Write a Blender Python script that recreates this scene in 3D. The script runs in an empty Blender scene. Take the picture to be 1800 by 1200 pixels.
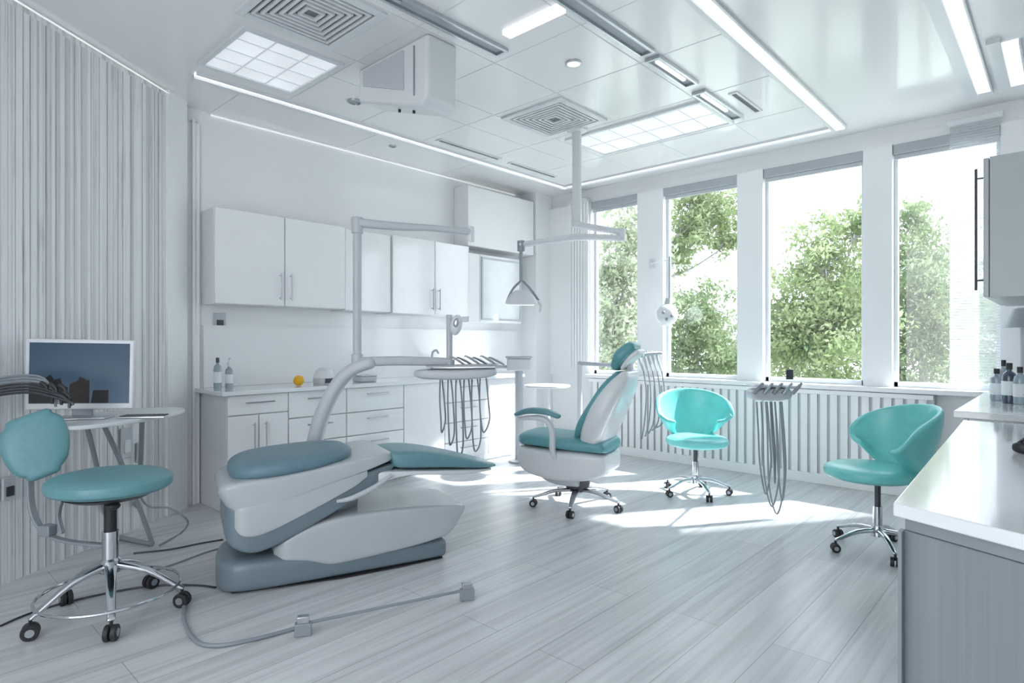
import bpy,bmesh,math,random
from mathutils import Vector,Matrix
V=Vector
SC=bpy.context.scene; C=SC.collection
F=1060.0; H=1.27; YAW=math.radians(42.8); s_=math.sin(YAW); c_=math.cos(YAW)
R=math.radians
def D(u,v,d):
    a=(u-900)/F
    return V((d*(-s_+c_*a), d*(c_+s_*a), H-d*(v-600)/F))
def Zp(u,v,z=0.0): return D(u,v,(H-z)*F/(v-600))
RGT=V((c_,s_,0)); FWD=V((-s_,c_,0)); UP=V((0,0,1))
# ------------------------------------------------------------ materials
def mat(name,col,rough=.5,metal=0.0,var=.04,scale=6,emit=0,coat=0,stretch=(1,1,1),bump=0,trans=0):
    m=bpy.data.materials.new(name); m.use_nodes=True; nt=m.node_tree; N=nt.nodes; L=nt.links
    b=N['Principled BSDF']; b.inputs['Roughness'].default_value=rough; b.inputs['Metallic'].default_value=metal
    if coat: b.inputs['Coat Weight'].default_value=coat; b.inputs['Coat Roughness'].default_value=.06
    tc=N.new('ShaderNodeTexCoord'); mp=N.new('ShaderNodeMapping'); mp.inputs['Scale'].default_value=stretch
    no=N.new('ShaderNodeTexNoise'); no.inputs['Scale'].default_value=scale; no.inputs['Detail'].default_value=4
    cr=N.new('ShaderNodeValToRGB')
    cr.color_ramp.elements[0].position=.3; cr.color_ramp.elements[1].position=.7
    cr.color_ramp.elements[0].color=(*[max(0,x*(1-var)) for x in col],1); cr.color_ramp.elements[1].color=(*[min(1,x*(1+var)) for x in col],1)
    L.new(tc.outputs['Object'],mp.inputs[0]); L.new(mp.outputs[0],no.inputs[0]); L.new(no.outputs[0],cr.inputs[0]); L.new(cr.outputs[0],b.inputs['Base Color'])
    if emit:
        L.new(cr.outputs[0],b.inputs['Emission Color']); b.inputs['Emission Strength'].default_value=emit
    if bump:
        bp=N.new('ShaderNodeBump'); bp.inputs['Strength'].default_value=bump; bp.inputs['Distance'].default_value=.01
        L.new(no.outputs[0],bp.inputs['Height']); L.new(bp.outputs[0],b.inputs['Normal'])
    if trans: b.inputs['Transmission Weight'].default_value=trans
    return m
WALL=mat('white paint',(.87,.88,.89),.45,var=.012,scale=2)
GLOSSWALL=mat('white gloss panel',(.87,.88,.89),.14,var=.015,scale=1.2,coat=.4)
CEIL=mat('ceiling white',(.86,.865,.875),.18,var=.012,scale=1,coat=.3)
CAB=mat('cabinet white gloss',(.88,.89,.90),.12,var=.01,coat=.5)
BODY=mat('cabinet carcass',(.80,.82,.84),.4,var=.02)
TOP=mat('worktop white',(.82,.85,.87),.12,var=.02,coat=.5)
METAL=mat('brushed steel',(.55,.57,.6),.28,1,var=.05,scale=30)
CHROME=mat('chrome',(.62,.64,.67),.08,1,var=.02)
DARKM=mat('dark metal',(.08,.085,.095),.4,.6)
GREYM=mat('grey painted metal',(.30,.33,.36),.4,.2)
PWHITE=mat('device white plastic',(.71,.735,.755),.28,var=.015,coat=.2)
PGREY=mat('device light grey plastic',(.52,.55,.58),.32,var=.02)
PMID=mat('device mid grey plastic',(.40,.43,.46),.35,var=.02)
BLINDC=mat('blind cassette grey',(.42,.45,.48),.5)
CHSHELL=mat('dental chair shell white',(.48,.52,.54),.25,var=.02,coat=.3)
CHGREY=mat('dental chair slate grey',(.17,.225,.26),.32,var=.03)
CUSH=mat('slate teal upholstery',(.135,.235,.285),.38,var=.05,scale=40,bump=.05)
CUSH2=mat('foot pad teal upholstery',(.135,.29,.33),.35,var=.05,scale=40,bump=.05)
TEALS=mat('stool teal vinyl',(.13,.31,.34),.35,var=.05,scale=30,bump=.05)
TEALC=mat('mid teal vinyl',(.12,.34,.37),.35,var=.05,scale=30,bump=.05)
TURQ=mat('turquoise vinyl',(.18,.61,.59),.3,var=.04,scale=20,bump=.03)
BLACK=mat('black rubber',(.02,.021,.024),.5)
HOSE=mat('grey hose',(.25,.28,.31),.4)
SLOT=mat('dark slot',(.13,.14,.15),.6)
VBACK=mat('vent backing grey',(.20,.21,.22),.6)
LED=mat('led strip',(1,1,1),.5,emit=1.2,var=0)
COVE=mat('soft cove strip',(1,1,1),.5,emit=.8,var=0)
SOFTC=mat('dim cove strip',(1,1,1),.5,emit=.4,var=0)
PANEL=mat('light diffuser',(.58,.61,.64),.4,emit=.8,var=.10,scale=3)
GRIDM=mat('light grid',(.55,.57,.6),.4,emit=.38,var=.02)
LAMPW=mat('lamp lens',(.95,.97,1),.3,emit=.8,var=0)
YEL=mat('yellow ball',(.85,.45,.02),.4)
TRUNK=mat('bark',(.26,.26,.24),.9,var=.3,scale=10,bump=.4)
GROUND=mat('lawn',(.36,.38,.33),.9,var=.25,scale=1)
RADI=mat('radiator white',(.88,.89,.90),.35,var=.01)
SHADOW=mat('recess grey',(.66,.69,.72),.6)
SEAM=mat('ceiling seam',(.68,.70,.72),.5)
AMBER=mat('dark bottle',(.06,.09,.13),.1,coat=.5)
CLEARB=mat('pale liquid bottle',(.42,.52,.58),.08,coat=.5,trans=.4)
LABELM=mat('bottle label',(.8,.84,.87),.5)
SIDEW=mat('grey laminate woodgrain',(.235,.272,.287),.35,var=.07,scale=3,stretch=(24,24,.3))
SLATEP=mat('pale grey cabinet',(.35,.40,.41),.3,var=.03)
def floor_mat():
    m=bpy.data.materials.new('whitewashed plank floor'); m.use_nodes=True; N=m.node_tree.nodes; L=m.node_tree.links; b=N['Principled BSDF']
    tc=N.new('ShaderNodeTexCoord'); mp=N.new('ShaderNodeMapping'); mp.inputs['Rotation'].default_value=(0,0,R(90)); L.new(tc.outputs['Object'],mp.inputs[0])
    br=N.new('ShaderNodeTexBrick'); br.offset=.37; br.inputs['Scale'].default_value=1; br.inputs['Brick Width'].default_value=1.9; br.inputs['Row Height'].default_value=.23
    br.inputs['Mortar Size'].default_value=.0018; br.inputs['Color1'].default_value=(.67,.68,.69,1); br.inputs['Color2'].default_value=(.59,.60,.615,1); br.inputs['Mortar'].default_value=(.34,.35,.37,1); L.new(mp.outputs[0],br.inputs[0])
    m2=N.new('ShaderNodeMapping'); m2.inputs['Scale'].default_value=(15,.5,1); L.new(tc.outputs['Object'],m2.inputs[0])
    n=N.new('ShaderNodeTexNoise'); n.inputs['Scale'].default_value=1.5; n.inputs['Detail'].default_value=9; n.inputs['Roughness'].default_value=.64; n.inputs['Distortion'].default_value=.5; L.new(m2.outputs[0],n.inputs[0])
    cr=N.new('ShaderNodeValToRGB'); cr.color_ramp.elements[0].position=.32; cr.color_ramp.elements[0].color=(.75,.755,.765,1); cr.color_ramp.elements[1].position=.58; cr.color_ramp.elements[1].color=(1.05,1.05,1.05,1); L.new(n.outputs[0],cr.inputs[0])
    mx=N.new('ShaderNodeMixRGB'); mx.blend_type='MULTIPLY'; mx.inputs[0].default_value=1; L.new(br.outputs[0],mx.inputs[1]); L.new(cr.outputs[0],mx.inputs[2]); L.new(mx.outputs[0],b.inputs['Base Color'])
    b.inputs['Roughness'].default_value=.28
    bp=N.new('ShaderNodeBump'); bp.inputs['Strength'].default_value=.06; bp.inputs['Distance'].default_value=.003; L.new(n.outputs[0],bp.inputs['Height']); L.new(bp.outputs[0],b.inputs['Normal'])
    return m
def board_mat():
    m=bpy.data.materials.new('whitewashed vertical boards'); m.use_nodes=True; N=m.node_tree.nodes; L=m.node_tree.links; b=N['Principled BSDF']
    tc=N.new('ShaderNodeTexCoord'); m2=N.new('ShaderNodeMapping'); m2.inputs['Scale'].default_value=(18,18,.06); L.new(tc.outputs['Object'],m2.inputs[0])
    n=N.new('ShaderNodeTexNoise'); n.inputs['Scale'].default_value=1.5; n.inputs['Detail'].default_value=4; n.inputs['Roughness'].default_value=.5; L.new(m2.outputs[0],n.inputs[0])
    cr=N.new('ShaderNodeValToRGB'); cr.color_ramp.elements[0].position=.36; cr.color_ramp.elements[0].color=(.62,.63,.64,1); cr.color_ramp.elements[1].position=.56; cr.color_ramp.elements[1].color=(.84,.85,.86,1); L.new(n.outputs[0],cr.inputs[0])
    m3=N.new('ShaderNodeMapping'); m3.inputs['Scale'].default_value=(22,22,.9); L.new(tc.outputs['Object'],m3.inputs[0])
    n2=N.new('ShaderNodeTexNoise'); n2.inputs['Scale'].default_value=2; n2.inputs['Detail'].default_value=9; n2.inputs['Roughness'].default_value=.75; L.new(m3.outputs[0],n2.inputs[0])
    c2=N.new('ShaderNodeValToRGB'); c2.color_ramp.elements[0].position=.33; c2.color_ramp.elements[0].color=(.62,.62,.64,1); c2.color_ramp.elements[1].position=.47; c2.color_ramp.elements[1].color=(1,1,1,1); L.new(n2.outputs[0],c2.inputs[0])
    mx=N.new('ShaderNodeMixRGB'); mx.blend_type='MULTIPLY'; mx.inputs[0].default_value=.8; L.new(cr.outputs[0],mx.inputs[1]); L.new(c2.outputs[0],mx.inputs[2]); L.new(mx.outputs[0],b.inputs['Base Color'])
    b.inputs['Roughness'].default_value=.55
    return m
def glass_mat(name,tcol=(.95,.98,1),mixf=.05):
    m=bpy.data.materials.new(name); m.use_nodes=True; N=m.node_tree.nodes; L=m.node_tree.links
    N.remove(N['Principled BSDF']); t=N.new('ShaderNodeBsdfTransparent'); t.inputs[0].default_value=(*tcol,1); g=N.new('ShaderNodeBsdfGlossy'); g.inputs['Roughness'].default_value=.02
    mx=N.new('ShaderNodeMixShader'); mx.inputs[0].default_value=mixf; L.new(t.outputs[0],mx.inputs[1]); L.new(g.outputs[0],mx.inputs[2]); L.new(mx.outputs[0],N['Material Output'].inputs[0]); return m
def sheer_mat():
    m=bpy.data.materials.new('sheer blind'); m.use_nodes=True; N=m.node_tree.nodes; L=m.node_tree.links
    N.remove(N['Principled BSDF']); t=N.new('ShaderNodeBsdfTransparent'); g=N.new('ShaderNodeBsdfTranslucent'); g.inputs[0].default_value=(.6,.62,.66,1); d=N.new('ShaderNodeBsdfDiffuse'); d.inputs[0].default_value=(.85,.88,.9,1)
    m1=N.new('ShaderNodeMixShader'); m1.inputs[0].default_value=.5; L.new(g.outputs[0],m1.inputs[1]); L.new(d.outputs[0],m1.inputs[2])
    mx=N.new('ShaderNodeMixShader'); mx.inputs[0].default_value=.5; L.new(t.outputs[0],mx.inputs[1]); L.new(m1.outputs[0],mx.inputs[2]); L.new(mx.outputs[0],N['Material Output'].inputs[0]); return m
def leaf_mat(name,c1,c2):
    m=bpy.data.materials.new(name); m.use_nodes=True; N=m.node_tree.nodes; L=m.node_tree.links
    N.remove(N['Principled BSDF']); tc=N.new('ShaderNodeTexCoord'); n=N.new('ShaderNodeTexNoise'); n.inputs['Scale'].default_value=2.5; L.new(tc.outputs['Object'],n.inputs[0])
    cr=N.new('ShaderNodeValToRGB'); cr.color_ramp.elements[0].position=.35; cr.color_ramp.elements[1].position=.65; cr.color_ramp.elements[0].color=(*c1,1); cr.color_ramp.elements[1].color=(*c2,1); L.new(n.outputs[0],cr.inputs[0])
    d=N.new('ShaderNodeBsdfDiffuse'); t=N.new('ShaderNodeBsdfTranslucent'); L.new(cr.outputs[0],d.inputs[0]); L.new(cr.outputs[0],t.inputs[0])
    mx=N.new('ShaderNodeMixShader'); mx.inputs[0].default_value=.5; L.new(d.outputs[0],mx.inputs[1]); L.new(t.outputs[0],mx.inputs[2]); L.new(mx.outputs[0],N['Material Output'].inputs[0]); return m
def screen_mat():
    m=bpy.data.materials.new('evening sky on screen'); m.use_nodes=True; N=m.node_tree.nodes; L=m.node_tree.links; b=N['Principled BSDF']
    tc=N.new('ShaderNodeTexCoord'); sx=N.new('ShaderNodeSeparateXYZ'); L.new(tc.outputs['Generated'],sx.inputs[0]); cr=N.new('ShaderNodeValToRGB')
    cr.color_ramp.elements[0].color=(.055,.09,.13,1); cr.color_ramp.elements[1].color=(.018,.045,.08,1); L.new(sx.outputs['Z'],cr.inputs[0]); L.new(cr.outputs[0],b.inputs['Base Color']); L.new(cr.outputs[0],b.inputs['Emission Color']); b.inputs['Emission Strength'].default_value=.5; b.inputs['Roughness'].default_value=.3; b.inputs['Specular IOR Level'].default_value=.25
    return m
# ------------------------------------------------------------ geometry
def cat(pts,sub=4,closed=False):
    pts=[tuple(p) for p in pts]; n=len(pts)
    if n<3: return pts
    out=[]; rng=range(n if closed else n-1)
    for i in rng:
        g=lambda k: pts[k%n] if closed else pts[max(0,min(n-1,k))]
        p0,p1,p2,p3=g(i-1),g(i),g(i+1),g(i+2)
        for j in range(sub):
            t=j/sub
            out.append(tuple(.5*((2*b)+(-a+cc)*t+(2*a-5*b+4*cc-d)*t*t+(-a+3*b-3*cc+d)*t**3) for a,b,cc,d in zip(p0,p1,p2,p3)))
    if not closed: out.append(pts[-1])
    return out
def sup(t,n): 
    cc,ss=math.cos(t),math.sin(t); return math.copysign(abs(cc)**(2/n),cc),math.copysign(abs(ss)**(2/n),ss)
class G:
    def __init__(s): s.bm=bmesh.new()
    def rings(s,rs,closed=False,cap=True):
        vs=[[s.bm.verts.new(p) for p in r] for r in rs]; n=len(vs[0])
        m=len(vs)
        for i in range(m if closed else m-1):
            a,b=vs[i],vs[(i+1)%m]
            for j in range(n): 
                try: s.bm.faces.new((a[j],a[(j+1)%n],b[(j+1)%n],b[j]))
                except ValueError: pass
        if cap and not closed:
            s.bm.faces.new(vs[0][::-1]); s.bm.faces.new(vs[-1])
        return s
    def box(s,x0,x1,y0,y1,z0,z1,M=None):
        p=[V((x,y,z)) for x,y,z in ((x0,y0,z0),(x1,y0,z0),(x1,y1,z0),(x0,y1,z0),(x0,y0,z1),(x1,y0,z1),(x1,y1,z1),(x0,y1,z1))]
        if M: p=[M@q for q in p]
        return s.rings([p[:4],p[4:]])
    def obox(s,c,sx,sy,sz,rz=0,M3=None):
        M=Matrix.Translation(c)@((M3.to_4x4()) if M3 else Matrix.Rotation(rz,4,'Z'))
        return s.box(-sx/2,sx/2,-sy/2,sy/2,-sz/2,sz/2,M)
    def prism(s,pts,vec):
        a=[V(p) for p in pts]; return s.rings([a,[p+V(vec) for p in a]])
    def tube(s,pts,r,n=10,sub=5,closed=False):
        rr=r if isinstance(r,(list,tuple)) else [r]*len(pts)
        q=cat([(*p,k) for p,k in zip(pts,rr)],sub,closed) if sub>1 else [(*p,k) for p,k in zip(pts,rr)]
        P=[V(x[:3]) for x in q]; rs=[]; up=None; m=len(P)
        for i in range(m):
            t=(P[(i+1)%m]-P[i-1]) if closed else (P[min(i+1,m-1)]-P[max(i-1,0)])
            t=t.normalized() if t.length>1e-9 else V((0,0,1))
            if up is None: up=V((0,0,1)) if abs(t.z)<.9 else V((1,0,0))
            a=t.cross(up).normalized(); b=a.cross(t).normalized(); up=b
            rs.append([P[i]+(a*math.cos(2*math.pi*j/n)+b*math.sin(2*math.pi*j/n))*q[i][3] for j in range(n)])
        return s.rings(rs,closed)
    def cyl(s,p0,p1,r0,r1=None,n=24): return s.tube([V(p0),V(p1)],[r0,r0 if r1 is None else r1],n,1)
    def lathe(s,prof,c=(0,0,0),n=36,M3=None):
        M3=M3 or Matrix.Identity(3); c=V(c)
        return s.rings([[c+M3@V((max(r,1e-4)*math.cos(2*math.pi*j/n),max(r,1e-4)*math.sin(2*math.pi*j/n),z)) for j in range(n)] for r,z in prof])
    def ell(s,c,rx,ry,rz,M3=None,n=28,k=2.0):
        M3=M3 or Matrix.Identity(3); c=V(c); rs=[]
        for i in range(1,14):
            ph=-math.pi/2+math.pi*i/14; a,b=sup(ph,k)
            rs.append([c+M3@V((rx*a*math.cos(2*math.pi*j/n),ry*a*math.sin(2*math.pi*j/n),rz*b)) for j in range(n)])
        return s.rings(rs)
    def loft(s,secs,n=3.0,seg=32,sub=4,yc=0,sh=0):   # (x,hw,zb,zt); sh leans the end faces forward towards the bottom
        rs=[]
        for x,hw,zb,zt in cat(secs,sub):
            r=[]
            for j in range(seg):
                a,b=sup(2*math.pi*(j+.5)/seg,n); r.append(V((x-sh*b*(zt-zb)/2,yc+max(hw,.002)*a,(zb+zt)/2+max((zt-zb)/2,.001)*b)))
            rs.append(r)
        return s.rings(rs)
    def slab(s,path,wd=V((0,1,0)),n=3.0,seg=28,sub=4,rnd=True):  # (p, hw, ht)
        q=cat([(*p,a,b) for p,a,b in path],sub); P=[V(x[:3]) for x in q]; m=len(P); rs=[]
        def ring(p,t,hw,ht):
            nn=t.cross(wd).normalized(); r=[]
            for j in range(seg):
                a,b=sup(2*math.pi*(j+.5)/seg,n); r.append(p+wd*hw*a+nn*ht*b)
            return r
        T=[(P[min(i+1,m-1)]-P[max(i-1,0)]).normalized() for i in range(m)]
        if rnd:
            for k in (.97,.8,.5): f=math.sqrt(1-k*k); rs.append(ring(P[0]-T[0]*q[0][4]*k,T[0],q[0][3]-q[0][4]*(1-f),q[0][4]*f))
        for i in range(m): rs.append(ring(P[i],T[i],q[i][3],q[i][4]))
        if rnd:
            for k in (.5,.8,.97): f=math.sqrt(1-k*k); rs.append(ring(P[-1]+T[-1]*q[-1][4]*k,T[-1],q[-1][3]-q[-1][4]*(1-f),q[-1][4]*f))
        return s.rings(rs)
    def sqring(s,cx,cy,h0x,h0y,w,z0,z1):
        s.box(cx-h0x,cx+h0x,cy-h0y,cy-h0y+w,z0,z1); s.box(cx-h0x,cx+h0x,cy+h0y-w,cy+h0y,z0,z1)
        s.box(cx-h0x,cx-h0x+w,cy-h0y+w,cy+h0y-w,z0,z1); s.box(cx+h0x-w,cx+h0x,cy-h0y+w,cy+h0y-w,z0,z1); return s
    def build(s,name,m,parent=None,world=False,bevel=0,ang=35,solid=0,subs=0,flat=False):
        bm=s.bm; bmesh.ops.recalc_face_normals(bm,faces=bm.faces)
        loc=V((0,0,0))
        if parent is not None and world:
            q=V((0,0,0)); p=parent
            while p: q+=p.location; p=p.parent
            bmesh.ops.translate(bm,verts=bm.verts,vec=-q)
        if parent is None and name.split('_')[0] not in STRUCT:
            xs=[v.co.x for v in bm.verts]; ys=[v.co.y for v in bm.verts]; zs=[v.co.z for v in bm.verts]
            loc=V(((min(xs)+max(xs))/2,(min(ys)+max(ys))/2,min(zs))); bmesh.ops.translate(bm,verts=bm.verts,vec=-loc)
        me=bpy.data.meshes.new(name); 
        for f in bm.faces: f.smooth=not flat
        bm.to_mesh(me); bm.free()
        if not flat: me.set_sharp_from_angle(angle=R(ang))
        me.materials.append(m); o=bpy.data.objects.new(name,me); C.objects.link(o); o.location=loc
        if parent is not None: o.parent=parent
        if subs: md=o.modifiers.new('sub','SUBSURF'); md.levels=subs; md.render_levels=subs
        if solid: md=o.modifiers.new('sol','SOLIDIFY'); md.thickness=solid; md.offset=0
        if bevel: md=o.modifiers.new('bev','BEVEL'); md.width=bevel; md.segments=3; md.limit_method='ANGLE'; md.angle_limit=R(40)
        return o
STRUCT={'wall','floor','ceiling','window','door','baseboard','trim','ground'}
def tag(o,label,cat_,group=None):
    o['label']=label; o['category']=cat_
    if group: o['group']=group
    return o
def thing(name,label,cat_,loc=(0,0,0),rz=0,group=None):
    o=bpy.data.objects.new(name,None); o.empty_display_size=.1; C.objects.link(o); o.location=loc; o.rotation_euler=(0,0,rz); return tag(o,label,cat_,group)
def struct(o): o['kind']='structure'; return o
def dup(o,loc,rz,label):
    r=o.copy(); C.objects.link(r); r.location=loc; r.rotation_euler=(0,0,rz); r['label']=label
    def rec(a,b):
        for ch in list(a.children):
            k=ch.copy(); C.objects.link(k); k.parent=b; rec(ch,k)
    rec(o,r); return r
ZC=3.1; XW=-5.05; YW=5.95
# ------------------------------------------------------------ shell
g=G(); g.box(-5.3,.7,-2.6,6.05,-.12,0); struct(g.build('floor',floor_mat(),flat=True))
g=G(); g.box(-5.3,.7,-2.6,6.05,ZC,ZC+.15); struct(g.build('ceiling',CEIL,flat=True))
# ceiling tile seams
g=G()
for x in (-3.75,-3.42,-2.78,-2.08): g.box(x,x+.005,1.5,5.55,ZC-.002,ZC+.001)
for y in (2.2,2.83,3.48,4.25,5.0): g.box(-4.33,-1.5,y,y+.005,ZC-.002,ZC+.001)
for y in (1.9,3.1,4.3): g.box(-5.05,-4.42,y,y+.005,ZC-.002,ZC+.001)
struct(g.build('trim_1',SEAM,flat=True))
g=G(); g.box(XW-.2,XW,1.2,6.05,0,ZC); struct(g.build('wall_left',GLOSSWALL,flat=True))
# boarded wall
A=V((-4.84,1.52,0)); dr=V((.597,-.802,0)).normalized(); nr=V((dr.y,-dr.x,0)); nr=-nr if nr.dot(-A)<0 else nr
g=G(); random.seed(3); t=0
Mw=Matrix(((dr.x,nr.x,0,A.x),(dr.y,nr.y,0,A.y),(0,0,1,0),(0,0,0,1)))
g.box(0,4.2,-.15,-.016,0,ZC,Mw)
while t<4.15:
    w=random.choice((.034,.04,.05,.06)); g.box(t,t+w,-.03,random.uniform(-.004,.005),.0,ZC-.05,Mw); t+=w+random.choice((.003,.005,.007))
struct(g.build('wall_boarded',board_mat(),flat=True))
g=G(); g.box(-.2,.02,-.16,.02,0,ZC,Mw); struct(g.build('trim_2',WALL,flat=True))
g=G(); g.box(XW,XW+.03,1.5,1.81,0,2.98); g.box(XW,XW+.05,1.75,1.77,0,3.0); struct(g.build('trim_3',WALL,bevel=.004))
g=G(); g.box(XW,XW+.04,1.3,1.74,0,.09);struct(g.build('baseboard_left',WALL))
# far wall with windows
WX=[(-4.18,-3.55),(-3.23,-2.42),(-2.17,-1.317),(-1.10,-.39)]
g=G(); g.box(-5.25,.7,YW,YW+.07,0,.86); g.box(-5.25,.7,YW,YW+.07,2.93,ZC)
e=[-5.25]+[x for w in WX for x in w]+[.7]
for i in range(0,len(e),2): g.box(e[i],e[i+1],YW-.06,YW+.07,.86,2.93)
g.box(XW,-4.80,5.62,YW,0,ZC)
struct(g.build('wall_far',WALL,flat=True))
g=G(); g.box(-4.5,.6,YW-.02,YW,2.93,3.0); struct(g.build('trim_4',WALL))
g=G(); g.box(-4.2,-.2,YW-.16,YW+.07,.845,.885); struct(g.build('trim_5',RADI,bevel=.006))
g=G(); g.box(.5,.7,-2.6,6.05,0,ZC); struct(g.build('wall_right',WALL,flat=True))
GL=glass_mat('window glass'); FR=mat('window frame grey white',(.66,.69,.72),.35)
for i,(a,b) in enumerate(WX):
    g=G(); z0,z1=.885,2.93
    g.box(a,a+.03,YW+.02,YW+.06,z0,z1); g.box(b-.03,b,YW+.02,YW+.06,z0,z1); g.box(a,b,YW+.02,YW+.06,z0,z0+.045); g.box(a,b,YW+.02,YW+.06,z1-.06,z1)
    w=struct(g.build('window_%d'%(i+1),FR,bevel=.003))
    g=G(); g.box(a+.026,b-.026,YW+.037,YW+.043,z0+.04,z1-.05); g.build('pane',GL,w,flat=True)
    r=thing('roller_blind','grey roller blind rolled up atop the '+['narrow window nearest the cabinets','second window behind the wall lamp','widest window, third from the cabinets','fourth window beside the sheer blind'][i],'blind',((a+b)/2,YW-.02,2.84),group='roller blinds in the windows')
    g=G(); g.box(a+.002,b-.002,YW-.05,YW+.01,2.84,2.925); g.build('cassette',BLINDC,r,True,bevel=.01)
    g=G(); g.box(a+.01,b-.01,YW-.03,YW-.015,2.80,2.84); g.build('hem_bar',PGREY,r,True,bevel=.004)
# stacked vertical blind and sheer blind
r=thing('vertical_blind','white vertical slat blind drawn aside in the corner left of the first window','blind',(-4.33,5.85,.9))
g=G(); g.box(-4.48,-4.19,5.83,5.88,2.93,2.97); g.build('rail',PWHITE,r,True)
g=G()
for k in range(7): g.obox((-4.46+k*.042,5.86,1.94),.034,.008,1.98,0)
g.build('slat_stack',RADI,r,True)
r=thing('sheer_blind','half see-through white blind of fine horizontal slats over the right of the fourth window','blind',(-.54,5.86,.9))
g=G()
for k in range(96): g.box(-.70,-.39,5.85,5.852,.90+k*.0215,.90+k*.0215+.018)
g.build('slats',sheer_mat(),r,True,flat=True)
g=G(); g.box(-.72,-.37,5.83,5.87,2.965,3.01); g.build('rail',PWHITE,r,True,bevel=.005)
# radiator cover
r=thing('radiator_cover','long white radiator cover of vertical slats under the windows','radiator cover',(-2.5,5.82,0))
g=G(); x=-4.1
while x<-.85: g.box(x,x+.056,5.82,5.835,.09,.80); x+=.082
g.build('slat_panel',RADI,r,True,flat=True)
g=G(); g.box(-4.15,-.8,5.80,5.90,.80,.84); g.build('top_rail',RADI,r,True,bevel=.004)
g=G(); g.box(-4.15,-.8,5.80,5.84,.0,.09); g.build('bottom_rail',RADI,r,True,bevel=.004)
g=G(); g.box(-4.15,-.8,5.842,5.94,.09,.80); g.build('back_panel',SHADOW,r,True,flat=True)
# ------------------------------------------------------------ ceiling things
r=thing('ceiling_line_light','long white LED line light framing the tiled ceiling field on three sides','ceiling light',(-2.9,3.6,ZC))
for (x0,x1,y0,y1) in ((-4.40,-4.36,1.55,5.66),(-4.40,-1.40,5.62,5.66),(-1.47,-1.40,1.0,5.66)):
    g=G(); g.box(x0,x1,y0,y1,ZC-.012,ZC-.001); g.build('light_strip',LED,r,True,flat=True)
    g=G(); ww=.03
    if x1-x0<1: g.box(x0-ww,x0,y0,y1,ZC-.03,ZC); g.box(x1,x1+.015,y0,y1,ZC-.02,ZC)
    else: g.box(x0,x1,y1,y1+ww,ZC-.03,ZC); g.box(x0,x1,y0-.015,y0,ZC-.02,ZC)
    g.build('housing',PWHITE,r,True)
def lpanel(cx,cy,hx,hy,nx,ny,label):
    r=thing('ceiling_light',label,'ceiling light',(cx,cy,ZC),group='square and long ceiling light panels')
    g=G(); g.sqring(cx,cy,hx,hy,.03,ZC-.02,ZC); g.build('frame',PWHITE,r,True)
    g=G(); g.box(cx-hx+.03,cx+hx-.03,cy-hy+.03,cy+hy-.03,ZC-.008,ZC-.001); g.build('diffuser',PANEL,r,True,flat=True)
    g=G()
    for k in range(1,nx): x=cx-hx+2*hx*k/nx; g.box(x-.006,x+.006,cy-hy+.03,cy+hy-.03,ZC-.011,ZC-.008)
    for k in range(1,ny): y=cy-hy+2*hy*k/ny; g.box(cx-hx+.03,cx+hx-.03,y-.006,y+.006,ZC-.011,ZC-.008)
    g.build('grid',GRIDM,r,True,flat=True)
lpanel(-3.85,1.83,.35,.33,4,3,'square lit ceiling panel with grid lines, upper left beside the large vent')
lpanel(-2.70,4.63,.65,.31,6,2,'long lit ceiling panel behind the ceiling pole, near the windows')
def vent(cx,cy,h,label):
    r=thing('ceiling_vent',label,'ceiling vent',(cx,cy,ZC),group='square louvred ceiling vents')
    g=G(); g.sqring(cx,cy,h,h,.05,ZC-.02,ZC); g.build('frame',PWHITE,r,True,bevel=.004)
    g=G(); g.box(cx-h+.04,cx+h-.04,cy-h+.04,cy+h-.04,ZC-.003,ZC-.0005); g.build('backing',VBACK,r,True,flat=True)
    k=h-.065
    while k>.03:
        g=G(); g.sqring(cx,cy,k,k,.017,ZC-.018,ZC-.004); g.build('louvre',PWHITE,r,True,flat=True); k-=.036
vent(-3.09,1.70,.30,'large square louvred vent at the top of the ceiling beside the square light panel')
vent(-3.10,3.86,.31,'square louvred vent in the ceiling where the lamp pole hangs')
def rail(x,y0,y1,label,lit):
    r=thing('ceiling_rail',label,'ceiling rail',(x,(y0+y1)/2,ZC),group='metal rails let into the ceiling')
    g=G(); g.box(x-.055,x-.035,y0,y1,ZC-.025,ZC); g.box(x+.035,x+.055,y0,y1,ZC-.025,ZC); g.box(x-.035,x+.035,y0,y0+.02,ZC-.025,ZC); g.box(x-.035,x+.035,y1-.02,y1,ZC-.025,ZC); g.build('channel',METAL,r,True,bevel=.003)
    g=G(); g.box(x-.035,x+.035,y0+.02,y1-.02,ZC-.006,ZC-.001); g.build('insert',BLINDC,r,True)
    g=G(); g.box(x-.012,x+.012,y0+.06,y0+(y1-y0)*lit,ZC-.02,ZC-.006); g.build('light_bar',COVE if lit>.3 else METAL,r,True)
rail(-2.63,1.7,2.75,'metal ceiling rail beside the hanging white box',.25)
rail(-1.96,2.2,3.38,'long metal ceiling rail running in from the top edge',.2)
rail(-1.97,3.45,4.0,'short middle metal ceiling rail in line with the long one',.8)
rail(-1.99,4.15,4.85,'metal ceiling rail next to the long lit panel, nearest the windows',.7)
o=G().box(-2.45,-2.03,2.56,2.63,ZC-.03,ZC).build('bar_light',COVE,bevel=.004); tag(o,'short bright light bar set crossways between two ceiling rails','ceiling light')
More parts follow.
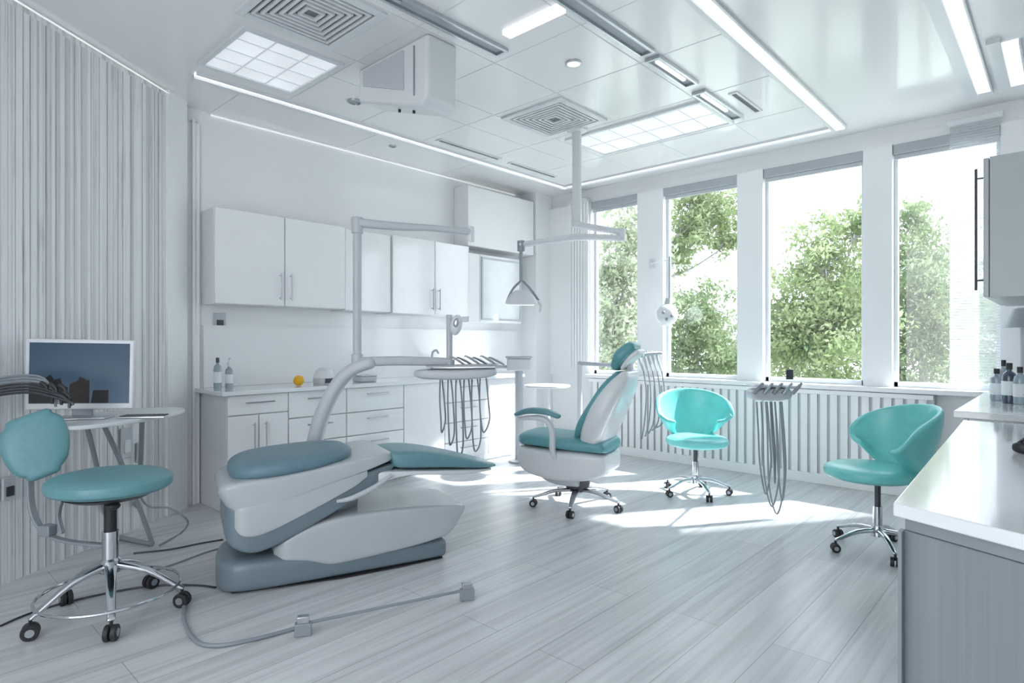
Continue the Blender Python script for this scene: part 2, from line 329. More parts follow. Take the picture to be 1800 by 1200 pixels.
for k,(x,y,l) in enumerate(((-2.394,3.18,'round recessed downlight in the middle of the ceiling tiles'),(-4.0,2.557,'round recessed downlight left of the hanging white box'),(-4.65,3.38,'small downlight over the wall cabinets, outside the lit frame'))):
    r=thing('downlight',l,'ceiling light',(x,y,ZC),group='round downlights')
    q=.055 if k<2 else .035
    g=G(); g.lathe([(q,-.0),(q,-.012),(q-.012,-.014),(q-.014,-.004),(q-.014,0)],(x,y,ZC)); g.build('rim',METAL,r,True)
    g=G(); g.lathe([(q-.015,-.001),(q-.015,-.008),(.01,-.009)],(x,y,ZC)); g.build('lens',LED if k==0 else GREYM,r,True)
for (x,y0,y1,l) in ((-4.20,3.55,4.35,'narrow dark slot diffuser in the ceiling above the wall cabinets'),(-4.20,4.5,5.25,'narrow dark slot diffuser in the ceiling nearest the window corner'),(-1.82,4.35,4.85,'short dark slot diffuser beside the ceiling rail')):
    r=thing('slot_diffuser',l,'ceiling vent',(x,(y0+y1)/2,ZC),group='slot diffusers')
    g=G(); g.sqring(x,(y0+y1)/2,.035,(y1-y0)/2,.018,ZC-.01,ZC); g.build('frame',PWHITE,r,True)
    g=G(); g.box(x-.017,x+.017,y0+.018,y1-.018,ZC-.004,ZC-.001); g.build('slot',SLOT,r,True)
for (x0,x1,y0,y1,l) in ((-.50,-.42,3.6,5.6,'long recessed line light in the plain ceiling at the far right'),(-.31,-.23,4.75,5.6,'shorter recessed line light at the right edge above the fourth window')):
    r=thing('line_light',l,'ceiling light',((x0+x1)/2,(y0+y1)/2,ZC),group='recessed line lights at the right')
    g=G(); g.box(x0,x1,y0,y1,ZC-.006,ZC); g.build('light_strip',COVE,r,True,flat=True)
    g=G(); g.box(x0-.07,x0,y0-.1,y1,ZC-.03,ZC); g.box(x1,x1+.01,y0,y1,ZC-.03,ZC); g.build('housing',PWHITE,r,True)
# hanging wedge box
r=thing('ceiling_unit','white wedge shaped box hanging from the ceiling above the room','ceiling unit',(-3.15,2.4,ZC-.4))
g=G(); g.prism([(-3.52,2.28,ZC),(-3.52,2.28,2.88),(-2.98,2.28,2.71),(-2.86,2.28,2.68),(-2.80,2.28,2.72),(-2.79,2.28,ZC)],(0,.235,0)); g.build('housing',PWHITE,r,True,bevel=.02)
g=G(); g.prism([(-3.46,2.272,3.07),(-3.46,2.272,2.97),(-3.02,2.272,2.82),(-3.02,2.272,3.07)],(0,.008,0)); g.build('side_panel',PGREY,r,True,bevel=.003)
for (x,z) in ((-3.2,2.78),(-3.05,2.735)):
    g=G(); g.cyl((x,2.38,z),(x,2.38,z-.02),.009); g.build('sensor',BLACK,r,True)
g=G(); g.prism([(-2.92,2.272,3.06),(-2.92,2.272,2.76),(-2.912,2.272,2.76),(-2.912,2.272,3.06)],(0,.012,0)); g.build('seam',GREYM,r,True)
# cove lights
o=G().box(XW+.005,XW+.014,1.9,5.5,ZC-.026,ZC-.018).build('cove_light',SOFTC,flat=True); tag(o,'thin cove light along the top of the wall over the cabinets','cove light')
o=G().box(.0,4.0,.012,.02,ZC-.026,ZC-.018,Mw).build('cove_light',SOFTC,flat=True); tag(o,'thin cove light along the top of the white boarded wall','cove light')
# ------------------------------------------------------------ cabinets
def cabinet(name,label,cat_,group,xb,xf,y0,y1,z0,z1,fronts,toe=0,bm_=BODY,fm=CAB,hm=METAL):
    sg=1 if xf>xb else -1
    r=thing(name,label,cat_,((xb+xf)/2,(y0+y1)/2,z0),group=group)
    def bx(g,xa,xc,*q): g.box(min(xa,xc),max(xa,xc),*q)
    g=G(); bx(g,xb,xf-sg*.022,y0+.001,y1-.001,z0+toe,z1)
    if toe: bx(g,xb,xf-sg*.07,y0+.001,y1-.001,z0,z0+toe)
    g.build('body',bm_,r,True,bevel=.002)
    for kind,ya,yb,za,zb,hd in fronts:
        g=G(); bx(g,xf-sg*.02,xf,ya+.004,yb-.004,za+.004,zb-.004); d=g.build(kind,fm,r,True,bevel=.003)
        if hd:
            g=G()
            if hd[0]=='h': ym=(ya+yb)/2; zz=zb-.06 if zb-za>.15 else (za+zb)/2; p,q=V((xf+sg*.03,ym-.11,zz)),V((xf+sg*.03,ym+.11,zz))
            else:
                yy=ya+.045 if hd[1]=='l' else yb-.045; zc,hl=(za+.16,.11) if hd[2]=='b' else ((zb-.17,.11) if hd[2]=='t' else ((za+zb)/2,(zb-za)*.44)); p,q=V((xf+sg*.03,yy,zc-hl)),V((xf+sg*.03,yy,zc+hl))
            g.cyl(p,q,.0055,n=10)
            for f in (.08,.92): k=p.lerp(q,f); g.cyl(k,k-V((sg*.031,0,0)),.004,n=8)
            g.build('handle',hm,d,True)
    return r
Z1,Z0=.872,.08; XB=XW+.001
rows=[(.66,.872),(.46,.66),(.26,.46),(.08,.26)]
UB=('base cabinet','base cabinets along the left wall')
GH=mat('handle grey metal',(.38,.40,.43),.35,.9)
kw=dict(bm_=BODY,fm=CAB,hm=GH)
cabinet('base_cabinet','white base cabinet with one top drawer over two doors, nearest the boarded wall',*UB,XB,-4.52,1.82,2.29,0,Z1,[('drawer',1.82,2.29,.72,.872,'h'),('door',1.82,2.055,.08,.72,'vrt'),('door',2.055,2.29,.08,.72,'vlt')],.08,**kw)
cabinet('base_cabinet','white base cabinet with four drawers, second from the boarded wall',*UB,XB,-4.52,2.29,2.81,0,Z1,[('drawer',2.29,2.81,a,b,'h') for a,b in rows],.08,**kw)
cabinet('base_cabinet','white base cabinet with four drawers behind the curved arm post, third from the boarded wall',*UB,XB,-4.52,2.81,3.41,0,Z1,[('drawer',2.81,3.41,a,b,'h') for a,b in rows],.08,**kw)
cabinet('base_cabinet','plain one-door base cabinet left of the hanging hoses',*UB,XB,-4.52,3.41,3.91,0,Z1,[('door',3.41,3.91,.08,.872,None)],.08,**kw)
cabinet('base_cabinet','base cabinet with four drawers behind the hanging hoses',*UB,XB,-4.52,3.91,4.51,0,Z1,[('drawer',3.91,4.51,a,b,'h') for a,b in rows],.08,**kw)
cabinet('base_cabinet','plain one-door base cabinet at the sunny window end of the row',*UB,XB,-4.52,4.51,5.02,0,Z1,[('door',4.51,5.02,.08,.872,None)],.08,**kw)
o=G().box(XB,-4.48,1.77,5.05,.873,.905).build('worktop',TOP,bevel=.005); tag(o,'long white worktop over the row of base cabinets','worktop')
UG=('wall cabinet','wall cabinets along the left wall')
cabinet('wall_cabinet','large two-door white wall cabinet nearest the boarded wall',*UG,XB,-4.78,1.83,2.96,1.56,2.30,[('door',1.83,2.39,1.56,2.30,'vrb'),('door',2.39,2.96,1.56,2.30,'vlb')],**kw)
cabinet('wall_cabinet','narrow plain white wall cabinet between the two two-door cabinets',*UG,XB,-4.80,2.965,3.47,1.55,2.29,[('door',2.965,3.47,1.55,2.29,None)],**kw)
cabinet('wall_cabinet','smaller two-door white wall cabinet behind the hanging arm',*UG,XB,-4.78,3.473,4.48,1.54,2.30,[('door',3.473,4.0,1.54,2.30,'vrb'),('door',4.0,4.48,1.54,2.30,'vlb')],**kw)
r=cabinet('wall_cabinet','wall cabinet with a framed pale glass front next to the window corner',*UG,XB,-4.80,4.49,5.35,1.48,2.24,[('door',4.49,4.66,1.48,2.24,None),('door',4.66,5.35,1.48,2.24,None)],**kw)
g=G(); cx=-4.797; 
for (a,b,c2,d2) in ((4.68,4.70,1.51,2.21),(5.31,5.33,1.51,2.21),(4.70,5.31,1.51,1.53),(4.70,5.31,2.19,2.21)): g.box(cx,cx+.012,a,b,c2,d2)
g.build('glass_frame',PGREY,r,True)
g=G(); g.box(cx-.002,cx+.004,4.70,5.31,1.53,2.19); g.build('glass_panel',mat('frosted glass',(.76,.79,.81),.15,coat=.5),r,True)
g=G(); g.box(XW,-4.82,4.50,5.60,2.32,2.98); struct(g.build('trim_6',WALL,bevel=.01))
g=G(); g.box(XW,-5.02,1.84,5.5,.906,1.40); struct(g.build('trim_7',GLOSSWALL,flat=True))
# right side
r=thing('reception_counter','pale glossy worktop on a grey woodgrain cabinet at the near right edge','counter',(0,2.5,0))
tp=[(-.297,1.60),(.45,1.28),(.45,3.5),(-.37,3.5)]
g=G(); g.prism([(x,y,.872) for x,y in tp],(0,0,.031)); g.build('worktop',TOP,r,True,bevel=.004)
bp=[(-.283,1.635),(.44,1.325),(.44,3.45),(-.345,3.45)]
g=G(); g.prism([(x,y,0) for x,y in bp],(0,0,.835)); g.build('body',SIDEW,r,True,bevel=.003)
bp2=[(-.28,1.64),(.44,1.33),(.44,3.44),(-.34,3.44)]
g=G(); g.prism([(x,y,.836) for x,y in bp2],(0,0,.035)); g.build('shadow_gap',GREYM,r,True)
g=G(); g.prism([(-.290,1.613,0),(-.282,1.609,0),(-.282,1.645,0),(-.290,1.65,0)],(0,0,.835)); g.build('edge_strip',GREYM,r,True)
r=cabinet('window_counter','low white cabinet with pale worktop at the window end on the right','counter',None,.49,-.42,4.0,5.5,0,.862,[('door',4.0,4.75,.08,.862,'vrt'),('door',4.75,5.5,.08,.862,'vlt')],.08)
g=G(); g.box(-.46,.49,3.97,5.55,.863,.90); g.build('worktop',TOP,r,True,bevel=.004)
g=G(); g.box(-.38,.4,3.985,4.0,.66,.84); g.build('drawer_front',CAB,r,True,bevel=.003)
g=G(); g.box(-.36,-.05,3.975,3.985,.77,.79); g.build('grip',METAL,r,True)
cabinet('wall_cabinet','grey green wall cabinet at the right edge with long dark handle','wall cabinet',None,.49,-.285,3.4,4.3,1.465,2.09,[('door',3.4,3.85,1.465,2.09,'vlm'),('door',3.85,4.3,1.465,2.09,'vrm')],0,SLATEP,SLATEP,DARKM)
# ------------------------------------------------------------ trees
LM=[leaf_mat('leaf light',(.19,.25,.11),(.36,.42,.24)),leaf_mat('leaf mid',(.17,.23,.12),(.31,.37,.22)),leaf_mat('leaf pale',(.25,.29,.19),(.38,.42,.30))]
def tree(label,base,crowns,nleaf,lm,seed,ls=.058):
    random.seed(seed); bu,bd=base; b=D(bu,600,bd); b.z=-3.0
    r=thing('tree',label,'tree',b,group='trees outside the windows')
    g=G(); cs=[(D(u,v,d),q) for u,v,d,q in crowns]; top=cs[0][0]
    mid=V((b.x,b.y,top.z-1.2)); g.tube([b,b.lerp(mid,.5)+V((.05,.03,0)),mid,top],[.12,.1,.06,.02],8)
    for p,q in cs[1:]: g.tube([mid+V((0,0,.1)),mid.lerp(p,.5)+V((0,0,-.1)),p],[.04,.024,.010],6)
    for p,q in cs:
        for k in range(9):
            e_=p+V((random.gauss(0,1),random.gauss(0,1),random.gauss(0,1))).normalized()*q*.9; g.tube([p.lerp(mid,.15),p.lerp(e_,.5)+V((0,0,.05)),e_],[.016,.009,.004],5,3)
    g.build('trunk',TRUNK,r,True)
    bm=bmesh.new(); tot=sum(q*q for p,q in cs)
    for p,q in cs:
        n=int(2.0*nleaf*q*q/tot); cl=[p+V((random.gauss(0,1),random.gauss(0,1),random.gauss(0,1))).normalized()*q*random.uniform(.2,1.2) for _ in range(40)]
        for k in range(n):
            cc=random.choice(cl); o_=cc+V((random.gauss(0,1),random.gauss(0,1),random.gauss(0,.8)))*q*.18
            a=V((random.gauss(0,1),random.gauss(0,1),random.gauss(0,1))).normalized(); bb=a.orthogonal().normalized(); l=ls*random.uniform(.5,1.2)
            vs=[bm.verts.new(o_-r.location+w) for w in (-a*l,-bb*l*.45,a*l,bb*l*.45)]; bm.faces.new(vs)
    me=bpy.data.meshes.new('foliage'); bm.to_mesh(me); bm.free(); me.materials.append(lm); o=bpy.data.objects.new('foliage',me); C.objects.link(o); o.parent=r
tree('pale tree seen through the narrow first window',(1080,11),[(1085,480,11,.8),(1080,570,11,.9),(1110,410,11,.5),(1060,640,11,.7)],4600,LM[2],1)
tree('tree whose upper branches reach into the top of the second window',(1135,12),[(1205,400,12,.5),(1262,370,12,.55),(1285,425,12,.36),(1190,455,12,.3),(1225,350,12,.4)],3000,LM[0],2)
tree('round green tree low in the second window',(1225,13),[(1225,550,13,.66),(1210,600,13,.78),(1255,640,13,.62),(1190,650,13,.62)],4800,LM[1],3)
tree('broad bright green tree filling the third window',(1440,11),[(1450,460,11,.75),(1410,560,11,.8),(1490,560,11,.85),(1450,630,11,1.0),(1375,600,11,.5),(1508,400,11,.45)],10500,LM[0],4)
tree('tall green tree in the fourth window',(1620,12.5),[(1620,450,12.5,.85),(1600,540,12.5,.95),(1650,560,12.5,.85),(1610,640,12.5,.95),(1600,385,12.5,.45),(1550,620,12.5,.5)],9500,LM[1],5)
tree('low pale bush between the second and third window trees',(1310,15.5),[(1300,600,15.5,.7),(1330,650,15.5,.8),(1280,660,15.5,.6)],2600,LM[2],6)
tree('pale foliage behind the sheer blind at the right',(1760,15),[(1740,540,15,.9),(1765,620,15,1.0),(1730,640,15,.6)],3000,LM[2],7)
g=G(); g.box(-40,30,6.6,60,-3.1,-3.0); struct(g.build('ground',GROUND,flat=True))
# ------------------------------------------------------------ main dental chair
r=thing('dental_chair','large white and slate dental chair with blue-grey cushions in the foreground','dental chair',(-3.03,1.18,0),R(71.3))
Y0=.285
g=G(); g.loft([(.0,.08,.01,.12),(.02,.17,0,.15),(.09,.24,0,.172),(.3,.265,0,.172),(.6,.265,0,.15),(.9,.26,0,.13),(1.12,.25,0,.12),(1.19,.24,0,.115),(1.205,.23,.01,.11)],5,36,3,Y0); g.build('base_plate',CHGREY,r)
g=G(); g.loft([(.06,.2,-.0,.014),(.6,.268,0,.014),(1.18,.24,0,.014)],4,24,2,Y0); g.build('floor_gasket',BLACK,r)
g=G(); g.loft([(.26,.20,.15,.20),(.31,.26,.14,.25),(.42,.272,.12,.30),(.52,.275,.085,.325),(.62,.276,.08,.335),(.8,.276,.09,.338),(1.0,.272,.105,.33),(1.15,.265,.125,.318),(1.23,.255,.15,.308),(1.29,.245,.22,.298),(1.325,.235,.272,.290)],14,52,4,Y0); g.build('lower_body',CHSHELL,r)
g=G(); g.loft([(.35,.13,.25,.44),(.45,.15,.28,.48),(.62,.14,.30,.50),(.72,.10,.32,.50)],4,28,3,Y0); g.build('neck',PMID,r)
g=G(); g.loft([(.025,.14,.33,.42),(.035,.21,.28,.45),(.07,.25,.235,.45),(.15,.272,.205,.45),(.25,.274,.222,.46),(.4,.274,.285,.49),(.55,.272,.355,.52),(.7,.265,.43,.55),(.82,.25,.51,.575),(.89,.23,.56,.585)],14,52,4,Y0); g.build('band',CHGREY,r)
g=G(); g.loft([(.06,.235,.36,.43),(.095,.272,.305,.45),(.16,.282,.29,.46),(.25,.284,.310,.475),(.4,.284,.37,.50),(.55,.282,.435,.53),(.66,.278,.485,.555),(.73,.268,.53,.57)],16,56,4,Y0); g.build('side_panel',CHSHELL,r)
g=G(); g.loft([(.015,.14,.45,.49),(.025,.22,.43,.53),(.065,.265,.415,.56),(.16,.280,.412,.578),(.3,.286,.45,.59),(.5,.286,.507,.61),(.7,.280,.56,.635),(.80,.268,.588,.65),(.85,.25,.60,.655),(.88,.225,.615,.65)],10,52,4,Y0,.5); g.build('upper_shell',CHSHELL,r)
g=G(); g.loft([(.055,.08,.575,.61),(.075,.17,.56,.635),(.13,.24,.553,.657),(.22,.282,.56,.67),(.34,.290,.57,.678),(.47,.275,.585,.685),(.58,.23,.598,.688),(.65,.17,.61,.685),(.685,.08,.625,.672)],3,40,4,Y0-.005); g.build('seat_cushion',CUSH,r)
g=G(); g.loft([(.875,.15,.575,.635),(.885,.18,.56,.65),(.94,.20,.548,.655),(1.05,.205,.54,.648),(1.18,.205,.53,.622),(1.32,.20,.515,.585),(1.45,.185,.503,.545),(1.54,.13,.498,.517)],4.5,40,4,.20,.25); g.build('foot_cushion',CUSH2,r)
g=G(); g.loft([(.70,.12,.46,.54),(.82,.18,.485,.55),(.95,.20,.515,.545),(1.15,.20,.498,.528),(1.35,.19,.484,.51),(1.50,.15,.482,.498)],8,30,3,.20); g.build('foot_rail',PWHITE,r)
g=G(); g.tube([(.56,-.005,.425),(.64,-.012,.435),(.75,-.014,.475),(.86,-.008,.535)],[.008,.014,.014,.008],10); g.build('side_lever',PGREY,r)
# ------------------------------------------------------------ instrument arm unit
b=D(548,600,3.8); b.z=0
r=thing('instrument_unit','tall light grey arm unit with tray and hanging hoses behind the dental chair','dental unit',b)
d0=3.8
def d1(u): return d0+(u-628)*.0006
g=G(); g.lathe([(.12,0),(.12,.03),(.08,.045)],b); g.build('foot',PGREY,r,True)
g=G(); q=[(548,900),(550,820),(556,765),(572,715),(596,672),(622,648),(650,638)]
g.slab([(V((b.x,b.y,.03)),.06,.055)]+[(D(u,v,d0),.058-.002*i,.05-.002*i) for i,(u,v) in enumerate(q)],wd=FWD.copy(),n=3); g.build('curved_post',PGREY,r,True)
g=G(); g.slab([(D(628,636,d0),.035,.03),(D(700,634,d1(700)),.035,.03),(D(790,636,d1(790)),.03,.027)],wd=FWD.copy(),n=3.5); g.build('lower_arm',PGREY,r,True)
g=G(); g.cyl(D(628,640,d0),D(628,392,d0),.027); g.cyl(D(628,648,d0),D(628,622,d0),.036); g.cyl(D(628,410,d0),D(628,382,d0),.036); g.build('pole',PGREY,r,True,bevel=.004)
g=G(); g.slab([(D(634,392,d0),.03,.028),(D(700,398,d1(700)),.028,.025),(D(760,401,d1(760)),.024,.02),(D(826,408,d1(826)),.028,.024)],wd=FWD.copy(),n=3.5); g.build('upper_arm',PGREY,r,True)
g=G(); g.cyl(D(827,398,d1(827)),D(827,425,d1(827)),.026); g.build('arm_joint',PWHITE,r,True,bevel=.004)
dt=3.9
g=G(); g.slab([(D(732,654,dt),.10,.014),(D(748,656,dt),.13,.030),(D(800,657,dt),.14,.034),(D(850,655,dt),.14,.030),(D(872,652,dt),.12,.020)],wd=FWD.copy(),n=6,rnd=False); g.build('tray_body',PGREY,r,True)
g=G(); g.slab([(D(755,643,dt),.12,.006),(D(874,641,dt),.12,.006)],wd=FWD.copy(),n=6); g.build('tray_top',PMID,r,True)
g=G(); g.cyl(D(790,640,dt),D(790,553,dt),.020); g.cyl(D(790,645,dt),D(790,632,dt),.034); g.build('tray_post',PGREY,r,True)
M3=Matrix.Rotation(YAW,3,'Z')@Matrix.Rotation(R(12),3,'Y')
g=G(); g.ell(D(802,571,dt-.03),.038,.03,.068,M3); g.build('scanner_head',PWHITE,r,True)
g=G(); g.ell(D(802,567,dt-.058),.018,.012,.03,M3); g.build('scanner_lens',METAL,r,True)
random.seed(5)
for k in range(6):
    u=806+k*14; p0=D(u-18,628+(k%2)*3,dt-.05); p1=D(u+10,641,dt+.02)
    g=G(); g.tube([p0+V((0,0,.004)),p0.lerp(p1,.12)+V((0,0,.014)),p0.lerp(p1,.6)+V((0,0,.010)),p1+V((0,0,.002))],[.003,.006,.0085,.007],8); hp=g.build('handpiece',METAL if k%2 else PGREY,r,True)
for k in range(6):
    u=774+k*14; u2=u+9+k*1.5; bt=760+((k*37)%5)*11; dd=dt-.08+.02*k
    g=G(); g.tube([D(u,664,dd),D(u-1,700,dd),D(u+1,bt-25,dd),D((u+u2)/2-2,bt,dd+.02),D(u2,bt-22,dd+.04),D(u2-2,705,dd+.03),D(u2-6,664,dd+.03)],.0052,8); g.build('hose',HOSE,r,True)
# post with control box
b=Zp(912,812); 
r=thing('assistant_stand','slim grey floor stand with a small control box by the end of the worktop','stand',b)
g=G(); g.lathe([(.11,0),(.11,.02),(.05,.03)],b); g.build('foot',PMID,r,True)
g=G(); g.cyl(b+V((0,0,.02)),V((b.x,b.y,.98)),.042); g.build('post',PMID,r,True)
g=G(); g.obox(V((b.x,b.y,1.03)),.25,.2,.13,YAW); g.build('control_box',PGREY,r,True,bevel=.015)
g=G(); g.obox(V((b.x,b.y,1.105)),.28,.22,.02,YAW); g.build('lid',PMID,r,True,bevel=.008)
g=G(); p=V((b.x,b.y,1.0)); g.cyl(p,p-RGT*.25,.02); g.build('side_arm',PGREY,r,True)
# small round table
b=D(962,600,5.9); b.z=0
r=thing('side_table','small round white pedestal table between the stand and the treatment chair','table',b)
g=G(); g.lathe([(.0,.815),(.2,.82),(.225,.83),(.225,.845),(.0,.85)],(b.x,b.y,0)); g.build('tabletop',PWHITE,r,True)
g=G(); g.cyl(b+V((0,0,.02)),b+V((0,0,.82)),.028); g.build('pedestal',PWHITE,r,True)
g=G(); g.lathe([(.0,0),(.17,0),(.17,.012),(.04,.035),(0,.035)],b); g.build('foot',PWHITE,r,True)
# delivery arm behind treatment chair
b=D(1019,600,5.25); b.z=0; da=5.25
r=thing('instrument_holder','white pole and arm with hanging handpieces behind the treatment chair','dental unit',b)
g=G(); g.lathe([(.0,0),(.16,0),(.16,.02),(.05,.035),(0,.035)],b); g.build('foot',PWHITE,r,True)
g=G(); g.cyl(b+V((0,0,.02)),D(1019,640,da),.022); g.build('pole',PWHITE,r,True)
g=G(); g.slab([(D(1019,638,da),.03,.018),(D(1095,641,da),.03,.018),(D(1125,625,da),.03,.018),(D(1160,620,da),.05,.014)],wd=FWD.copy()); g.build('arm',PGREY,r,True)
for k in range(5):
    u=1127+k*8; dd=da-.05+.02*k
    g=G(); g.tube([D(u-6,616,dd),D(u-3,630,dd),D(u+4,652,dd)],[.006,.012,.008],8); g.build('handpiece',PGREY,r,True)
    g=G(); g.tube([D(u+4,650,dd),D(u+9,690,dd),D(u+6,740,dd),D(u+1-k*2,772-k*5,dd)],.006,8); g.build('hose',HOSE,r,True)
# ------------------------------------------------------------ star base helper
def star(r,Rr,zh,n,rot,legm,wh=.028,hubr=.035,lw=.016):
    g=G(); g.lathe([(.0,zh-.035),(hubr,zh-.035),(hubr,zh+.02),(hubr*.7,zh+.035),(0,zh+.035)]); g.build('hub',legm,r)
    for k in range(n):
        a=rot+2*math.pi*k/n; e_=V((math.cos(a),math.sin(a),0)); t=V((-math.sin(a),math.cos(a),0)); ze=wh*2+.022
        g=G(); g.slab([(e_*.02+V((0,0,zh)),lw*1.3,.016),(e_*Rr*.5+V((0,0,ze+(zh-ze)*.62+.012)),lw*1.05,.013),(e_*Rr*.88+V((0,0,ze+(zh-ze)*.16)),lw*.85,.010),(e_*Rr+V((0,0,ze)),lw*.8,.008)],wd=t,n=2.6,seg=16,sub=3); leg=g.build('leg',legm,r)
        cp=e_*Rr; w=(e_*.35+t*.94).normalized()
        g=G(); g.cyl(cp+V((0,0,wh*1.3)),cp+V((0,0,ze)),.007,n=10)
        for sg in (-1,1): g.cyl(cp+V((0,0,wh))+w*sg*.004,cp+V((0,0,wh))+w*sg*.024,wh,n=20)
        ca=g.build('caster',BLACK,r,bevel=.003)
        for sg in (-1,1):
            g=G(); g.cyl(cp+V((0,0,wh))+w*sg*.0245,cp+V((0,0,wh))+w*sg*.0265,wh*.5,n=16); g.build('hub_cap',METAL,ca)
# ------------------------------------------------------------ treatment chair (middle)
r=thing('treatment_chair','white treatment chair with teal cushions, headrest and armrest on wheels','treatment chair',(-2.795,3.76,0),R(196))
star(r,.34,.13,5,R(30),METAL,.028,lw=.022)
g=G(); g.cyl((0.0,0,.12),(.0,0,.30),.065); g.lathe([(0,.15),(.09,.15),(.1,.18),(.085,.25),(0,.25)]); g.build('column',DARKM,r)
g=G(); g.loft([(-.29,.16,.33,.42),(-.27,.20,.29,.44),(-.15,.225,.245,.455),(.04,.235,.225,.455),(.2,.235,.235,.46),(.34,.225,.265,.465),(.41,.20,.32,.465),(.44,.15,.38,.45)],8,40,4); g.build('base_housing',PWHITE,r)
g=G(); g.loft([(-.05,.16,.175,.24),(.1,.18,.175,.27),(.22,.16,.20,.30),(.29,.12,.25,.31)],3.5,24,4); g.build('step_cover',PGREY,r)
g=G(); g.loft([(-.29,.17,.455,.50),(-.26,.225,.45,.54),(-.1,.24,.45,.555),(.1,.245,.46,.56),(.28,.24,.468,.57),(.38,.22,.47,.57),(.43,.16,.48,.55)],3.8,32,4); g.build('seat_cushion',TEALC,r)
g=G(); g.slab([(V((-.05,0,.57)),.15,.035),(V((-.10,0,.66)),.215,.045),(V((-.19,0,.80)),.23,.045),(V((-.28,0,.94)),.205,.042),(V((-.34,0,1.02)),.13,.03)]); g.build('back_cushion',TEALC,r)
g=G(); g.slab([(V((-.14,0,.46)),.16,.08),(V((-.18,0,.58)),.255,.095),(V((-.26,0,.76)),.285,.095),(V((-.35,0,.92)),.255,.075),(V((-.405,0,1.01)),.18,.05)],n=3.4); g.build('back_shell',PWHITE,r)
g=G(); g.slab([(V((-.35,0,.94)),.06,.02),(V((-.41,0,1.03)),.05,.016),(V((-.42,0,1.14)),.05,.016)]); g.build('headrest_post',PGREY,r)
g=G(); g.slab([(V((-.33,0,1.10)),.11,.045),(V((-.37,0,1.165)),.14,.055),(V((-.43,0,1.22)),.12,.05)]); g.build('headrest',TEALC,r)
g=G(); g.slab([(V((-.38,0,1.08)),.09,.02),(V((-.43,0,1.15)),.10,.03),(V((-.485,0,1.19)),.09,.025)]); g.build('headrest_shell',PWHITE,r)
g=G(); g.slab([(V((.38,.28,.72)),.035,.016),(V((.28,.28,.75)),.042,.022),(V((.14,.28,.75)),.042,.022),(V((.05,.27,.72)),.03,.018)],sub=5); g.build('armrest',TEALS,r)
g=G(); g.slab([(V((.36,.28,.685)),.025,.014),(V((.24,.28,.70)),.03,.018),(V((.14,.27,.685)),.03,.02),(V((.10,.26,.60)),.025,.022),(V((.10,.25,.47)),.025,.022),(V((.09,.22,.40)),.025,.022)]); g.build('armrest_support',PWHITE,r)
# ------------------------------------------------------------ turquoise tub chairs
def tub(label,loc,rz):
    r=thing('tub_chair',label,'chair',loc,rz,group='turquoise tub chairs')
    star(r,.27,.125,5,R(8),CHROME,.026)
    g=G(); g.cyl((0,0,.13),(0,0,.27),.026); g.build('lower_column',CHROME,r)
    g=G(); g.cyl((0,0,.20),(0,0,.40),.017); g.build('upper_column',DARKM,r)
    g=G(); g.lathe([(0,.385),(.11,.39),(.11,.405),(0,.405)]); g.build('seat_plate',DARKM,r)
    g=G(); g.ell((.045,0,.447),.255,.25,.052,k=3.0,n=40); g.build('seat',TURQ,r)
    n=28; m=9
    bm=bmesh.new(); grid=[]
    for i in range(n+1):
        f=-1+2*i/n; th=R(98)*f; af=abs(f)
        zt=.862-.02*af-.13*af**2.4-.05*max(0,(af-.8)/.2)**2; zb=.44+.17*max(0,(af-.35)/.65)**1.4
        row=[]
        for j in range(m+1):
            w=j/m; z=zb+(zt-zb)*w; rad=.205+.095*math.sin(min(1,w*1.1)*math.pi/2)-.012*w*w
            if w<.12: rad-=.05*(1-w/.12)
            x=-math.cos(th)*rad*.95; y=math.sin(th)*rad*1.04
            if x>0: x*=1.1
            x-=.05*w*(1-af*.6)
            row.append(bm.verts.new((x,y,z)))
        grid.append(row)
    for i in range(n):
        for j in range(m): bm.faces.new((grid[i][j],grid[i+1][j],grid[i+1][j+1],grid[i][j+1]))
    gg=G(); gg.bm.free(); gg.bm=bm
    o=gg.build('back_shell',TURQ,r,ang=180)
    md=o.modifiers.new('sol','SOLIDIFY'); md.thickness=.036; md.offset=0
    md=o.modifiers.new('sub','SUBSURF'); md.levels=2; md.render_levels=2
    return r
t1=tub('turquoise tub chair on chrome wheels facing the camera under the windows',(-2.30,4.74,0),R(-49))
t2=dup(t1,(-.86,4.20,0),R(-140),'turquoise tub chair turned sideways, partly behind the right counter')
for ch in t2.children:
    k=ch.name.split('.')[0]
    if k in ('seat','back_shell','seat_plate','upper_column'): ch.location.z+=.03
# ------------------------------------------------------------ stool front left
r=thing('operator_stool','teal round stool with backrest, chrome foot ring and wheels at the front left','stool',(-3.28,.79,0),R(35))
star(r,.30,.235,5,R(-48),CHROME,.034,.042,.02)
g=G(); g.tube([V((.285*math.cos(a*math.pi/12),.285*math.sin(a*math.pi/12),.115)) for a in range(24)],.007,10,2,True); g.build('foot_ring',CHROME,r)
g=G(); g.cyl((0,0,.25),(0,0,.39),.034); g.build('lower_column',CHROME,r)
g=G(); g.cyl((0,0,.37),(0,0,.57),.026); g.build('upper_column',BLACK,r)
g=G(); g.lathe([(0,.545),(.16,.55),(.2,.57),(0,.575)]); g.build('seat_plate',DARKM,r)
g=G(); g.ell((.0,0,.615),.265,.245,.055,k=2.8,n=48); g.build('seat',TEALS,r)
g=G(); g.tube([(.02,-.02,.54),(.06,-.06,.53),(.09,-.09,.535)],[.006,.006,.006],8); g.ell((.10,-.10,.535),.03,.03,.018); g.build('lever',BLACK,r)
Mb=Matrix.Rotation(R(-48),3,'Z')
lean=.35
wd=(Mb@V((0,1,0))*math.cos(lean)+V((0,0,1))*math.sin(lean)).normalized()
